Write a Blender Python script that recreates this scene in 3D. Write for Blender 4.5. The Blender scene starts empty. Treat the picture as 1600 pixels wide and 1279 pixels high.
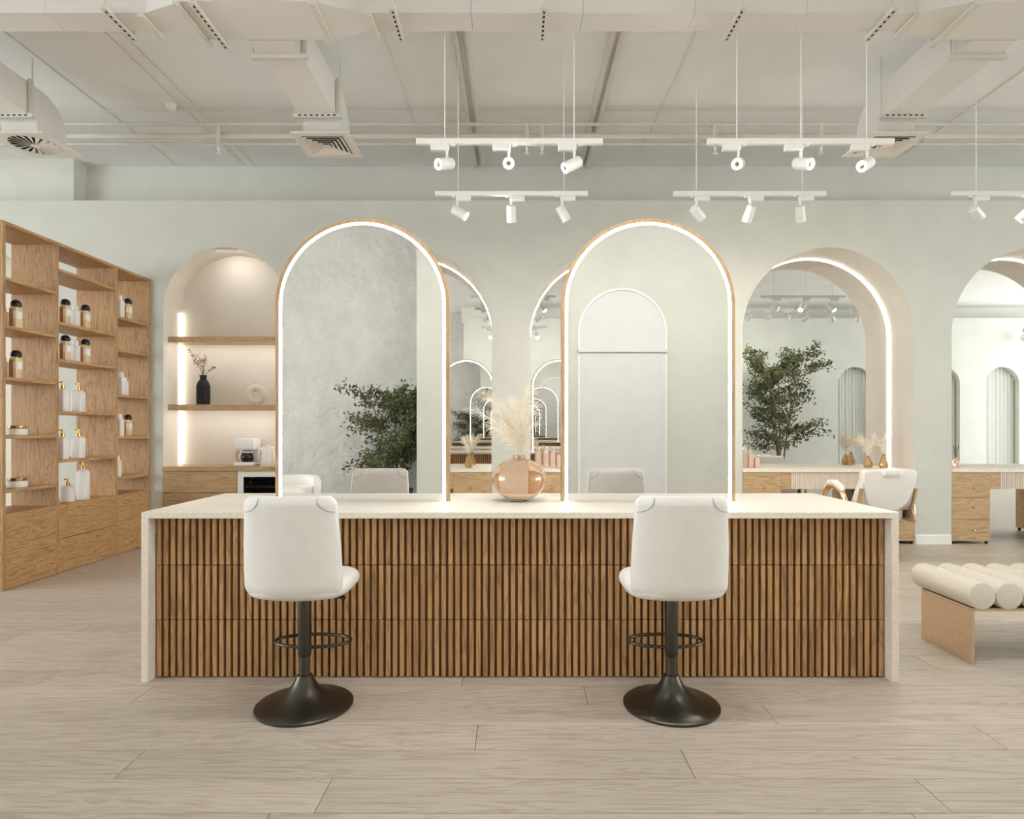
import bpy, bmesh, math, random
from mathutils import Vector, Matrix, noise as mnoise
PI = math.pi
random.seed(7)
scene = bpy.context.scene
COL = scene.collection

# ------------------------------------------------------------------ camera, world, light, exposure
cam_d = bpy.data.cameras.new('camera'); cam = bpy.data.objects.new('camera', cam_d); COL.objects.link(cam)
cam.location = (0, 0, 1.2); cam.rotation_euler = (PI/2, 0, 0)
cam_d.sensor_width = 36; cam_d.lens = 36*1000/1600
cam_d.shift_x = -7/1600; cam_d.shift_y = 27.5/1600
cam_d.clip_start = 0.05
scene.camera = cam
scene.view_settings.view_transform = 'Standard'; scene.view_settings.look = 'None'
scene.view_settings.gamma = 1; scene.view_settings.use_curve_mapping = False
scene.view_settings.exposure = 0.57
cy = scene.cycles
cy.use_denoising = True; cy.use_adaptive_sampling = True; cy.adaptive_threshold = .1; cy.adaptive_min_samples = 20; cy.max_bounces = 12; cy.diffuse_bounces = 6; cy.glossy_bounces = 9
cy.transmission_bounces = 8; cy.sample_clamp_indirect = 6; cy.caustics_reflective = False; cy.caustics_refractive = False
world = bpy.data.worlds.new('world'); scene.world = world; world.use_nodes = True
world.node_tree.nodes['Background'].inputs[0].default_value = (.8, .9, 1, 1)
world.node_tree.nodes['Background'].inputs[1].default_value = .5

def area(name, loc, rot, sx, sy, energy, color):
    l = bpy.data.lights.new(name, 'AREA'); l.shape = 'RECTANGLE'; l.size = sx; l.size_y = sy
    l.energy = energy; l.color = color
    o = bpy.data.objects.new(name, l); COL.objects.link(o); o.location = loc; o.rotation_euler = rot
    return o
# unseen fill lamps added at the two ends of the room for soft light
area('fill_lamp_right', (16.30, 2.1, 1.95), (0, PI/2, 0), 3.3, 6.2, 600, (.90, .96, 1))
area('fill_lamp_left', (-10.80, .8, 1.95), (0, -PI/2, 0), 3.3, 6.2, 370, (.90, .96, 1))
SPOT_W = 5.4
SPOT_COL = (1, .98, .945)
LED_COL = (1, .955, .88)

# ------------------------------------------------------------------ materials
def lin(r, g, b):
    f = lambda c: (c/255/12.92) if c/255 <= .04045 else ((c/255+.055)/1.055)**2.4
    return (f(r), f(g), f(b), 1)
M = {}
def base(name, rgb, rough=.5, metal=0., spec=.5):
    m = bpy.data.materials.new(name); m.use_nodes = True
    b = m.node_tree.nodes['Principled BSDF']
    b.inputs['Base Color'].default_value = lin(*rgb); b.inputs['Roughness'].default_value = rough
    b.inputs['Metallic'].default_value = metal; b.inputs['Specular IOR Level'].default_value = spec
    M[name] = m
    return m, m.node_tree, b
def nd(t, typ, **kw):
    n = t.nodes.new(typ)
    for k, v in kw.items(): setattr(n, k, v)
    return n
def coords(t, scale, rand=True):
    tc = nd(t, 'ShaderNodeTexCoord'); mp = nd(t, 'ShaderNodeMapping'); mp.inputs['Scale'].default_value = scale
    if rand:
        oi = nd(t, 'ShaderNodeObjectInfo'); ml = nd(t, 'ShaderNodeVectorMath', operation='MULTIPLY_ADD')
        cx = nd(t, 'ShaderNodeCombineXYZ')
        for i in range(3): t.links.new(oi.outputs['Random'], cx.inputs[i])
        ml.inputs[1].default_value = (13.7, 29.1, 17.3)
        t.links.new(cx.outputs[0], ml.inputs[0]); t.links.new(tc.outputs['Object'], ml.inputs[2])
        t.links.new(ml.outputs[0], mp.inputs['Vector'])
        return mp, oi
    t.links.new(tc.outputs['Object'], mp.inputs['Vector'])
    return mp, None
def paint(name, rgb, rough=.6, var=4, scale=6, bump=.02, bscale=60, spec=.3, metal=0.):
    m, t, b = base(name, rgb, rough, metal, spec)
    mp, _ = coords(t, (1, 1, 1), False)
    n = nd(t, 'ShaderNodeTexNoise'); n.inputs['Scale'].default_value = scale; n.inputs['Detail'].default_value = 4
    r = nd(t, 'ShaderNodeValToRGB')
    r.color_ramp.elements[0].position = .3; r.color_ramp.elements[1].position = .7
    r.color_ramp.elements[0].color = lin(*[max(0, c-var) for c in rgb]); r.color_ramp.elements[1].color = lin(*[min(255, c+var) for c in rgb])
    t.links.new(mp.outputs[0], n.inputs['Vector']); t.links.new(n.outputs['Fac'], r.inputs[0]); t.links.new(r.outputs[0], b.inputs['Base Color'])
    if bump:
        n2 = nd(t, 'ShaderNodeTexNoise'); n2.inputs['Scale'].default_value = bscale; n2.inputs['Detail'].default_value = 3
        bp = nd(t, 'ShaderNodeBump'); bp.inputs['Strength'].default_value = bump; bp.inputs['Distance'].default_value = .01
        t.links.new(mp.outputs[0], n2.inputs['Vector']); t.links.new(n2.outputs['Fac'], bp.inputs['Height']); t.links.new(bp.outputs[0], b.inputs['Normal'])
    return m
def wood(name, light, dark, axis, rough=.45, var=.12, s=1., swirl=1.2):
    m, t, b = base(name, light, rough, 0, .35)
    sc = [9*s, 9*s, 9*s]; sc[axis] = .75*s
    mp, oi = coords(t, sc)
    n = nd(t, 'ShaderNodeTexNoise'); n.inputs['Scale'].default_value = 1.3; n.inputs['Detail'].default_value = 3; n.inputs['Distortion'].default_value = swirl
    w = nd(t, 'ShaderNodeMath', operation='MULTIPLY'); w.inputs[1].default_value = 9
    fr = nd(t, 'ShaderNodeMath', operation='FRACT')
    sc2 = [95*s, 95*s, 95*s]; sc2[axis] = 5*s
    mp2, _ = coords(t, sc2)
    n2 = nd(t, 'ShaderNodeTexNoise'); n2.inputs['Scale'].default_value = 1; n2.inputs['Detail'].default_value = 4
    t.links.new(mp.outputs[0], n.inputs['Vector']); t.links.new(mp2.outputs[0], n2.inputs['Vector'])
    t.links.new(n.outputs['Fac'], w.inputs[0]); t.links.new(w.outputs[0], fr.inputs[0])
    pp = nd(t, 'ShaderNodeMath', operation='PINGPONG'); pp.inputs[1].default_value = .5
    t.links.new(w.outputs[0], pp.inputs[0])
    a = nd(t, 'ShaderNodeMath', operation='MULTIPLY_ADD'); a.inputs[1].default_value = .7; t.links.new(pp.outputs[0], a.inputs[0])
    h = nd(t, 'ShaderNodeMath', operation='MULTIPLY'); h.inputs[1].default_value = .75; t.links.new(n2.outputs['Fac'], h.inputs[0]); t.links.new(h.outputs[0], a.inputs[2])
    r = nd(t, 'ShaderNodeValToRGB'); e = r.color_ramp.elements
    e[0].position = .30; e[1].position = .62; e[0].color = lin(*dark); e[1].color = lin(*light)
    t.links.new(a.outputs[0], r.inputs[0])
    hs = nd(t, 'ShaderNodeHueSaturation'); mr = nd(t, 'ShaderNodeMapRange'); mr.inputs['To Min'].default_value = 1-var; mr.inputs['To Max'].default_value = 1+var
    t.links.new(oi.outputs['Random'], mr.inputs['Value']); t.links.new(mr.outputs[0], hs.inputs['Value'])
    t.links.new(r.outputs[0], hs.inputs['Color']); t.links.new(hs.outputs[0], b.inputs['Base Color'])
    bp = nd(t, 'ShaderNodeBump'); bp.inputs['Strength'].default_value = .12; bp.inputs['Distance'].default_value = .004
    t.links.new(n2.outputs['Fac'], bp.inputs['Height']); t.links.new(bp.outputs[0], b.inputs['Normal'])
    return m
def emit(name, rgb, strength):
    m = bpy.data.materials.new(name); m.use_nodes = True; t = m.node_tree; t.nodes.clear()
    e = nd(t, 'ShaderNodeEmission'); e.inputs[0].default_value = (*rgb, 1); e.inputs[1].default_value = strength
    o = nd(t, 'ShaderNodeOutputMaterial'); t.links.new(e.outputs[0], o.inputs[0]); M[name] = m
    return m
def glass(name, rgb, rough=.0, trans=1., ior=1.45):
    m, t, b = base(name, rgb, rough)
    b.inputs['Transmission Weight'].default_value = trans; b.inputs['IOR'].default_value = ior
    return m
paint('wall_paint', (205, 206, 198), .65, 3, 3, .03, 90)
paint('niche_glow_paint', (222, 215, 204), .65, 2, 3, .02, 90)  # warmer than the wall paint, LED glow put into the colour
paint('upper_paint', (222, 221, 213), .7, 3, 3, .03, 90)
paint('ceiling_paint', (236, 237, 236), .75, 3, 2, .03, 80)
paint('plaster', (204, 203, 199), .8, 6, 4, .6, 55)
paint('trim_paint', (238, 238, 234), .4, 2, 6, 0)
paint('door_paint', (214, 214, 214), .45, 2, 4, 0)
paint('duct_paint', (222, 220, 215), .32, 3, 2, .01, 30, .5)
paint('pipe_paint', (214, 210, 200), .45, 3, 5, 0)
paint('grille_paint', (226, 220, 210), .4, 2, 8, 0)
paint('dark_void', (32, 32, 30), .8, 4, 8, 0)
paint('white_metal', (240, 240, 238), .35, 2, 10, 0, spec=.5)
wood('plank_wood', (194, 183, 171), (170, 157, 143), 0, .4, .085, .8, 1.7)
paint('sub_floor', (120, 108, 95), .8, 6, 10, 0)
wood('shelf_wood', (194, 154, 108), (150, 112, 72), 1, .5, .05, 1., 2.2)
wood('shelf_upright_wood', (188, 150, 107), (146, 110, 73), 2, .5, .05, 1., 2.2)
wood('vanity_wood', (198, 169, 130), (166, 135, 97), 0, .5, .05, 1.1, 1.)
wood('slat_wood', (190, 150, 104), (150, 113, 74), 2, .5, .14, 1.2, .8)
paint('slat_backing', (108, 74, 48), .6, 6, 12, 0)
wood('frame_wood', (184, 154, 118), (164, 134, 98), 2, .45, .03, 1.4, .6)
paint('stone', (232, 224, 212), .42, 7, 55, .05, 120, .5)
paint('leather', (234, 232, 228), .42, 2, 20, .05, 160, .45)
paint('seam_thread', (148, 146, 140), .6, 3, 40, 0)
paint('bolster_fabric', (222, 215, 203), .9, 4, 60, .25, 300, .1)
paint('chair_white', (240, 238, 234), .35, 2, 12, .03, 150, .5)
base('black_metal', (84, 81, 74), .3, .9)
base('gold', (236, 206, 168), .25, 1.)
base('brass_pump', (206, 160, 98), .25, 1.)
paint('copper', (222, 196, 166), .34, 4, 30, .02, 200, .5, .75)
base('black_gloss', (16, 16, 18), .35)
base('black_matte', (24, 24, 24), .8)
paint('white_ceramic', (236, 234, 230), .35, 2, 10, 0)
paint('donut_ceramic', (222, 212, 196), .8, 4, 30, .1, 90)
paint('white_plastic', (240, 240, 240), .3, 1, 10, 0)
paint('frosted_jar', (222, 218, 208), .55, 4, 14, 0)
base('label_paper', (238, 236, 230), .7)
glass('amber_liquid', (196, 126, 56), .1, .1)
glass('honey_clear', (240, 216, 172), .06, .15)
glass('clear_glass', (240, 232, 220), .02, .9)
glass('amber_vase', (253, 236, 222), .01, 1., 1.4)
glass('pink_bottle', (252, 222, 204), .12, .35)
glass('honey_glass', (232, 190, 136), .05, .6)
glass('cooler_glass', (200, 205, 210), .0, 1., 1.1)
base('mirror', (240, 240, 238), 0., 1.)
paint('pampas', (246, 238, 222), .9, 6, 20, 0)
paint('twig', (110, 78, 62), .8, 10, 20, 0)
paint('leaf', (96, 101, 68), .55, 14, 3, 0)
paint('bark', (120, 100, 80), .85, 10, 12, 0)
paint('pot', (90, 88, 84), .7, 5, 10, 0)
paint('soil', (60, 48, 38), .9, 8, 30, 0)
paint('curtain', (226, 228, 224), .9, 3, 20, .05, 200, .1)
paint('rib_panel', (222, 208, 192), .6, 3, 20, 0)
base('red_foil', (200, 40, 60), .35)
base('dark_glass', (10, 11, 13), .1)
base('amber_handle', (214, 140, 60), .3)
emit('led', LED_COL, 15)
emit('led_coffee', (1, .95, .87), 5)
emit('led_niche', (1, .94, .84), 22)
emit('lamp_lens', (1, .9, .74), 9)
base('lamp_core', (150, 140, 120), .3, .6)

# ------------------------------------------------------------------ mesh builder
class MB:
    def __init__(s): s.v = []; s.f = []
    def add(s, vs, fs):
        k = len(s.v); s.v += [tuple(v) for v in vs]; s.f += [tuple(i+k for i in f) for f in fs]; return s
    def box(s, x0, x1, y0, y1, z0, z1):
        return s.add([(x0,y0,z0),(x1,y0,z0),(x1,y1,z0),(x0,y1,z0),(x0,y0,z1),(x1,y0,z1),(x1,y1,z1),(x0,y1,z1)],
                     [(0,3,2,1),(4,5,6,7),(0,1,5,4),(1,2,6,5),(2,3,7,6),(3,0,4,7)])
    def rbox(s, x0, x1, y0, y1, z0, z1, r=.005, seg=1):
        bm = bmesh.new(); bmesh.ops.create_cube(bm, size=1)
        for v in bm.verts: v.co = Vector(((x0+x1)/2+v.co.x*(x1-x0), (y0+y1)/2+v.co.y*(y1-y0), (z0+z1)/2+v.co.z*(z1-z0)))
        bmesh.ops.bevel(bm, geom=bm.edges[:], offset=r, segments=seg, profile=.5, affect='EDGES')
        bm.verts.ensure_lookup_table()
        s.add([v.co for v in bm.verts], [[v.index for v in f.verts] for f in bm.faces]); bm.free(); return s
    def cyl(s, p0, p1, r0, r1=None, n=16, caps=True):
        r1 = r0 if r1 is None else r1
        p0 = Vector(p0); p1 = Vector(p1); d = (p1-p0).normalized()
        a = d.orthogonal().normalized(); b = d.cross(a)
        vs = []
        for p, r in ((p0, r0), (p1, r1)):
            for i in range(n):
                t = 2*PI*i/n; vs.append(p + a*math.cos(t)*r + b*math.sin(t)*r)
        fs = [(i, (i+1) % n, n+(i+1) % n, n+i) for i in range(n)]
        if caps: fs += [tuple(range(n-1, -1, -1)), tuple(range(n, 2*n))]
        return s.add(vs, fs)
    def lathe(s, prof, n=32, c=(0, 0, 0), caps=True):
        vs = []; m = len(prof)
        for r, z in prof:
            for i in range(n):
                t = 2*PI*i/n; vs.append((c[0]+r*math.cos(t), c[1]+r*math.sin(t), c[2]+z))
        fs = []
        for j in range(m-1):
            for i in range(n):
                k = (i+1) % n; fs.append((j*n+i, j*n+k, (j+1)*n+k, (j+1)*n+i))
        if caps: fs += [tuple(range(n-1, -1, -1)), tuple(range((m-1)*n, m*n))]
        return s.add(vs, fs)
    def tube(s, pts, r, n=8, closed=False, caps=True):
        pts = [Vector(p) for p in pts]; m = len(pts); rs = r if isinstance(r, (list, tuple)) else [r]*m
        vs = []; prev = None
        for i, p in enumerate(pts):
            if closed: d = pts[(i+1) % m]-pts[i-1]
            else: d = pts[min(i+1, m-1)]-pts[max(i-1, 0)]
            d = d.normalized() if d.length > 1e-9 else Vector((0, 0, 1))
            if prev is None: a = d.orthogonal().normalized()
            else:
                a = prev-d*prev.dot(d); a = a.normalized() if a.length > 1e-6 else d.orthogonal().normalized()
            prev = a; b = d.cross(a)
            for k in range(n):
                t = 2*PI*k/n; vs.append(p+(a*math.cos(t)+b*math.sin(t))*rs[i])
        fs = []
        for i in range(m if closed else m-1):
            j = (i+1) % m
            for k in range(n):
                l = (k+1) % n; fs.append((i*n+k, i*n+l, j*n+l, j*n+k))
        if caps and not closed: fs += [tuple(range(n-1, -1, -1)), tuple(range((m-1)*n, m*n))]
        return s.add(vs, fs)
    def loft(s, levels, n=28, ax='z'):
        """levels: (cx, cy, z, hx, hy, exponent, wrap) superellipse rings stacked upwards"""
        vs = []
        for L in levels:
            cx, cyy, z, hx, hy, ex = L[:6]; wrap = L[6] if len(L) > 6 else 0
            for i in range(n):
                t = 2*PI*i/n; c = math.cos(t); q = math.sin(t)
                x = math.copysign(abs(c)**(2/ex), c); y = math.copysign(abs(q)**(2/ex), q)
                vs.append((cx+hx*x, cyy+hy*y+wrap*x*x, z))
        m = len(levels); fs = []
        for j in range(m-1):
            for i in range(n):
                k = (i+1) % n; fs.append((j*n+i, j*n+k, (j+1)*n+k, (j+1)*n+i))
        fs += [tuple(range(n-1, -1, -1)), tuple(range((m-1)*n, m*n))]
        return s.add(vs, fs)
    def prism(s, pts, y0, y1):
        """polygon in (x, z) pushed from y0 to y1"""
        n = len(pts)
        vs = [(x, y0, z) for x, z in pts]+[(x, y1, z) for x, z in pts]
        fs = [tuple(range(n)), tuple(range(2*n-1, n-1, -1))]+[(i, n+i, n+(i+1) % n, (i+1) % n) for i in range(n)]
        return s.add(vs, fs)
    def prismx(s, pts, x0, x1):
        """polygon in (y, z) pushed from x0 to x1"""
        n = len(pts)
        vs = [(x0, y, z) for y, z in pts]+[(x1, y, z) for y, z in pts]
        fs = [tuple(range(n)), tuple(range(2*n-1, n-1, -1))]+[(i, n+i, n+(i+1) % n, (i+1) % n) for i in range(n)]
        return s.add(vs, fs)
    def band(s, outer, inner, y0, y1):
        """open band between two (x, z) outlines, with depth"""
        n = len(outer)
        vs = []
        for (a, b), (c, d) in zip(outer, inner): vs += [(a, y0, b), (c, y0, d), (c, y1, d), (a, y1, b)]
        fs = []
        for i in range(n-1):
            k = 4*i
            for j in range(4):
                fs.append((k+j, k+(j+1) % 4, k+4+(j+1) % 4, k+4+j))
        fs += [(3, 2, 1, 0), (4*n-4, 4*n-3, 4*n-2, 4*n-1)]
        return s.add(vs, fs)
    def mesh(s, name, mat, smooth=False, angle=40):
        me = bpy.data.meshes.new(name); me.from_pydata(s.v, [], s.f); me.validate()
        bm = bmesh.new(); bm.from_mesh(me); bmesh.ops.recalc_face_normals(bm, faces=bm.faces)
        if smooth:
            for f in bm.faces: f.smooth = True
            for e in bm.edges:
                if len(e.link_faces) == 2 and e.calc_face_angle(0) > math.radians(angle): e.smooth = False
        bm.to_mesh(me); bm.free()
        me.materials.append(M[mat]); return me

def props(o, label=None, cat=None, group=None, kind=None):
    if label: o['label'] = label
    if cat: o['category'] = cat
    if group: o['group'] = group
    if kind: o['kind'] = kind
    return o
def E(name, loc, label, cat, group=None, rz=0):
    o = bpy.data.objects.new(name, None); COL.objects.link(o); o.location = loc; o.rotation_euler.z = rz
    o.empty_display_size = .1
    return props(o, label, cat, group)
def L(name, me, parent=None, loc=(0, 0, 0), rot=(0, 0, 0), **kw):
    o = bpy.data.objects.new(name, me); COL.objects.link(o); o.parent = parent; o.location = loc; o.rotation_euler = rot
    return props(o, **kw)
def O(name, mb, mat, parent=None, loc=(0, 0, 0), rot=(0, 0, 0), smooth=False, **kw):
    return L(name, mb.mesh(name, mat, smooth), parent, loc, rot, **kw)
def copy_tree(o, parent=None, loc=None, label=None):
    c = o.copy(); COL.objects.link(c); c.parent = parent
    if loc is not None: c.location = loc
    if label: c['label'] = label
    for ch in list(o.children): copy_tree(ch, c)
    return c
def arch(x0, x1, z0, ztop, n=32):
    r = (x1-x0)/2; c = (x0+x1)/2; zs = ztop-r
    p = [(x0, z0)]+[(c-r*math.cos(PI*i/n), zs+r*math.sin(PI*i/n)) for i in range(n+1)]+[(x1, z0)]
    return p
S = 'structure'

# ------------------------------------------------------------------ room shell
XL, XR, YW, YM, YU, ZC, ZW = -11.0, 16.5, 6.57, 7.03, 7.25, 4.15, 3.526
YF, YA, XA, ZF = -1.2, -2.4, -1.26, 3.8
floor = O('floor', MB().box(XL, XR, -3.0, 7.3, -.08, -.014), 'sub_floor', kind=S)
rows_y0 = 2.186; PW = .1955; PL = 1.99
joint = {-1: -.63, 0: -1.378, 1: -.155, 2: 1.06, 3: .31}
far = MB()
k0 = math.floor((-3.0-rows_y0)/PW)
for k in range(k0, int((7.25-rows_y0)/PW)+1):
    y0 = rows_y0+PW*k; y1 = min(y0+PW, 7.27); y0 = max(y0, -2.98)
    j = joint.get(k, random.uniform(-1, 1)); x = j-math.ceil((j-XL)/PL)*PL
    while x < XR:
        a, b = max(x, XL+.01), min(x+PL, XR-.01)
        if b-a > .05:
            d = (y0+y1)/2
            if 1.35 < d < 4.75 and b > -.83*d-.1 and a < .82*d+.1:
                w, h = (b-a)/2-.001, (y1-y0)/2-.0012
                O('plank', MB().add([(-w,-h,-.014),(w,-h,-.014),(w,h,-.014),(-w,h,-.014),(-w,-h,-.001),(w,-h,-.001),(w,h,-.001),(-w,h,-.001),
                    (-w+.001,-h+.001,0),(w-.001,-h+.001,0),(w-.001,h-.001,0),(-w+.001,h-.001,0)],
                    [(0,3,2,1),(0,1,5,4),(1,2,6,5),(2,3,7,6),(3,0,4,7),(4,5,9,8),(5,6,10,9),(6,7,11,10),(7,4,8,11),(8,9,10,11)]),
                  'plank_wood', floor, ((a+b)/2, (y0+y1)/2, 0))
            else: far.box(a+.001, b-.001, y0+.0012, y1-.0012, -.014, 0)
        x += PL
O('plank', far, 'plank_wood', floor, kind='stuff')
O('ceiling', MB().box(XL, XR, -3.1, 7.4, ZC, ZC+.1), 'ceiling_paint', kind=S)

NICHES = [(-6.19, -4.91, 6.91, 0), (-3.627, -2.353, 6.91, 0), (-2.02, -.256, YM, 1), (.1445, 1.91, YM, 1), (2.32, 4.087, YM, 1), (4.468, 6.235, YM, 1)]
ZN = 3.046
wb = MB(); wn = MB(); x = XL
def wall_with_arches(mb, x0, x1, y, z0, z1, arches, ztop):
    x = x0
    for (a, b) in arches:
        mb.add([(x, y, z0), (a, y, z0), (a, y, z1), (x, y, z1)], [(0, 1, 2, 3)])
        p = arch(a, b, z0, ztop)
        for (q, r), (s_, t) in zip(p, p[1:]):
            if abs(s_-q) > 1e-6: mb.add([(q, y, r), (s_, y, t), (s_, y, z1), (q, y, z1)], [(0, 1, 2, 3)])
        x = b
    mb.add([(x, y, z0), (x1, y, z0), (x1, y, z1), (x, y, z1)], [(0, 1, 2, 3)])
wall_with_arches(wb, XL, XR, YW, 0, ZW, [(a, b) for a, b, _, _ in NICHES], ZN)
wb.add([(XL, YW, ZW), (XR, YW, ZW), (XR, YU+.1, ZW), (XL, YU+.1, ZW)], [(0, 1, 2, 3)])
for a, b, yb, mir in NICHES:
    p = arch(a, b, 0, ZN); yb2 = yb+.03 if mir else yb
    for (q, r), (s_, t) in zip(p, p[1:]):
        wn.add([(q, YW, r), (s_, YW, t), (s_, yb2, t), (q, yb2, r)], [(0, 1, 2, 3)])
    wn.add([(q, yb2, r) for q, r in p], [tuple(range(len(p)))])
wall_back = O('wall_back', wb, 'wall_paint', kind=S)
O('niche_lining', wn, 'niche_glow_paint', wall_back, smooth=True)
up = MB().box(XL, XR, YU, YU+.1, ZW-.3, ZC)
wu = O('wall_back_upper', up, 'upper_paint', kind=S)
O('pier', MB().box(XL, -4.87, 7.04, YU, ZW, ZC), 'upper_paint', wu)
O('wall_left', MB().box(XL-.1, XL, -3.1, 7.4, 0, ZC), 'wall_paint', kind=S)
O('wall_right', MB().box(XR, XR+.1, -3.1, 7.4, 0, ZC), 'wall_paint', kind=S)
# wall behind the camera, seen in the mirrors
wf = MB(); WX = [(7.676, 8.48), (9.77, 10.575), (11.19, 11.99)]
wall_with_arches(wf, XA, XR, YF, 0, ZF, WX, 2.634)
wf.add([(XA, YF, 0), (XA, YA-.1, 0), (XA, YA-.1, ZF), (XA, YF, ZF)], [(0, 1, 2, 3)])
wf.add([(XA, YF, ZF), (XR, YF, ZF), (XR, -1.8, ZF), (XA, -1.8, ZF)], [(0, 1, 2, 3)])
for a, b in WX:
    p = arch(a, b, 0, 2.634)
    for (q, r), (s_, t) in zip(p, p[1:]): wf.add([(q, YF, r), (s_, YF, t), (s_, YF-.25, t), (q, YF-.25, r)], [(0, 1, 2, 3)])
wall_front = O('wall_front', wf, 'wall_paint', kind=S)
O('wall_front_upper', MB().box(XA-.1, XR, -1.85, -1.75, ZF-.05, ZC), 'upper_paint', kind=S)
# rough plaster wall in the alcove
pl = MB(); NX, NZ = 460, 260; ax0 = -8.5
for j in range(NZ+1):
    for i in range(NX+1):
        X = ax0+(XA-ax0)*i/NX; Z = ZC*j/NZ
        q = Vector((X*1.1+Z*.5, 3.1, Z*1.3-X*.3))
        h = .016*mnoise.fractal(q*1.4, .8, 2.1, 7)+.006*abs(mnoise.noise(q*4+Vector((5, 1, 2))))+.005*mnoise.noise(q*11)+.004*mnoise.noise(q*23)
        pl.v.append((X, YA+h, Z))
for j in range(NZ):
    for i in range(NX):
        a = j*(NX+1)+i; pl.f.append((a, a+1, a+NX+2, a+NX+1))
wf2 = MB().box(XL, -8.4, YA-.1, YA+.01, 0, ZC)
O('wall_front_left', wf2, 'wall_paint', kind=S)
wall_alc = O('wall_alcove', pl, 'plaster', smooth=True, kind=S)
# door behind the camera
door = E('door_1', (1.335, YF, 0), None, None); door['kind'] = S
O('door_leaf', MB().rbox(-.47, .47, .004, .05, .01, 2.14, .004), 'door_paint', door)
O('lintel', MB().box(-.56, .56, .0, .075, 2.14, 2.18), 'door_paint', door)
po = arch(-.56, .56, 0, 2.95); pi_ = arch(-.535, .535, 0, 2.925)
O('door_casing', MB().band(po, pi_, 0, .03), 'trim_paint', door)
O('door_jamb', MB().box(-.535, -.47, .0, .045, 0, 2.14), 'door_paint', door)
O('door_jamb', MB().box(.47, .535, .0, .045, 0, 2.14), 'door_paint', door)
O('arched_panel', MB().prism(arch(-.535, .535, 2.18, 2.925), .001, .012), 'door_paint', door)
# curtained arched windows behind the camera
for i, (a, b) in enumerate(WX):
    w = E('window_%d' % (i+1), ((a+b)/2, YF-.25, 0), None, None); w['kind'] = S
    hw = (b-a)/2
    O('pane', MB().prism(arch(-hw, hw, 0, 2.634), -.03, -.015), 'curtain', w)
    nn = 72
    cm = MB(); off = .1 if i == 0 else 0
    for k in range(nn+1):
        X = -hw+off+(2*hw-off-.02)*k/nn
        zt = 2.634-hw+math.sqrt(max(0, hw*hw-X*X))-.01
        Y = .07+.028*math.sin(k*.72)+.01*math.sin(k*.31+1)
        cm.v += [(X, Y, .02), (X, Y, zt), (X, Y+.004, zt), (X, Y+.004, .02)]
    for k in range(nn):
        for j in range(4): cm.f.append((4*k+j, 4*k+4+j, 4*k+4+(j+1) % 4, 4*k+(j+1) % 4))
    O('curtain', cm, 'curtain', w, smooth=True)
# made-up windows, out of view, dressing the fill lamps at the room ends
for i, (xx, sgn, yc) in enumerate(((XR, -1, 2.1), (XL, 1, .8))):
    w = E('window_%d' % (i+4), (xx, yc, .3), None, None); w['kind'] = S
    xo = .06*sgn
    for z0, z1 in ((0, .07), (3.23, 3.3)): O('window_rail', MB().box(min(0, xo), max(0, xo), -3.2, 3.2, z0, z1), 'white_metal', w)
    for q in range(5):
        y = -3.2+q*1.5825
        O('mullion', MB().box(min(0, xo), max(0, xo), y, y+.07, .07, 3.23), 'white_metal', w)
    for q in range(4):
        y = -3.2+q*1.5825
        O('pane', MB().box(min(sgn*.02, sgn*.028), max(sgn*.02, sgn*.028), y+.07, y+1.5825, .07, 3.23), 'clear_glass', w)
for a, b in ((-4.88, -4.13), (-3.73, -3.64), (-2.34, -2.03), (-.246, .134), (1.92, 2.31), (4.097, 4.458)):
    O('baseboard_back', MB().add([(a,YW-.014,0),(b,YW-.014,0),(b,YW,0),(a,YW,0),(a,YW-.014,.088),(b,YW-.014,.088),(b,YW,.1),(a,YW,.1)],
        [(0,3,2,1),(4,5,6,7),(0,1,5,4),(1,2,6,5),(2,3,7,6),(3,0,4,7)]), 'trim_paint', kind=S)
O('baseboard_front', MB().box(1.9, 7.66, YF, YF+.014, 0, .1), 'trim_paint', kind=S)
O('baseboard_front', MB().box(XA+.01, .77, YF, YF+.014, 0, .1), 'trim_paint', kind=S)

# ------------------------------------------------------------------ reception desk
DX0, DX1, DY0, DY1, DZ = -1.7645, 1.7985, 3.008, 3.883, .80
desk = E('styling_desk', (0, (DY0+DY1)/2, 0), 'long island desk with pale stone top and fluted brown wood front', 'desk')
dy = -(DY0+DY1)/2
O('worktop', MB().rbox(DX0, DX1, DY0+dy, DY1+dy, DZ-.03, DZ, .002), 'stone', desk)
for a, b in ((DX0, DX0+.033), (DX1-.033, DX1)):
    O('end_panel', MB().rbox(a, b, DY0+dy, DY1+dy, 0, DZ-.03, .002), 'stone', desk)
NS = 105; ix0, ix1 = DX0+.034, DX1-.034; pitch = (ix1-ix0)/NS
rowz = [(.005, .2755), (.2785, .5375), (.5405, .768)]
yb = DY0+.057+.016+dy
slat_w = .0205
for r, (z0, z1) in enumerate(rowz):
    fp = O('front_panel', MB().box(ix0, ix1, yb, yb+.018, z0, z1), 'slat_backing', desk)
    hs = z1-z0
    me = MB().rbox(-slat_w/2, slat_w/2, -.016, 0, 0, hs, .002).mesh('slat', 'slat_wood')
    extra = MB()
    for i in range(NS):
        X = ix0+pitch*(i+.5)
        if r == 2 and (abs(X+1.02) < .125 or abs(X-.80) < .125): extra.rbox(X-slat_w/2, X+slat_w/2, yb-.016, yb, z0, z1, .002)
        else: L('slat', me, fp, (X, yb, z0))
    if extra.v: O('slat', extra, 'slat_wood', fp, kind='stuff')
rs = MB(); yr = DY1-.057-.016+dy
for i in range(NS):
    X = ix0+pitch*(i+.5); rs.box(X-slat_w/2, X+slat_w/2, yr, yr+.016, .005, .768)
rp = O('rear_panel', MB().box(ix0, ix1, yr-.018, yr, .005, .768), 'slat_backing', desk)
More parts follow.
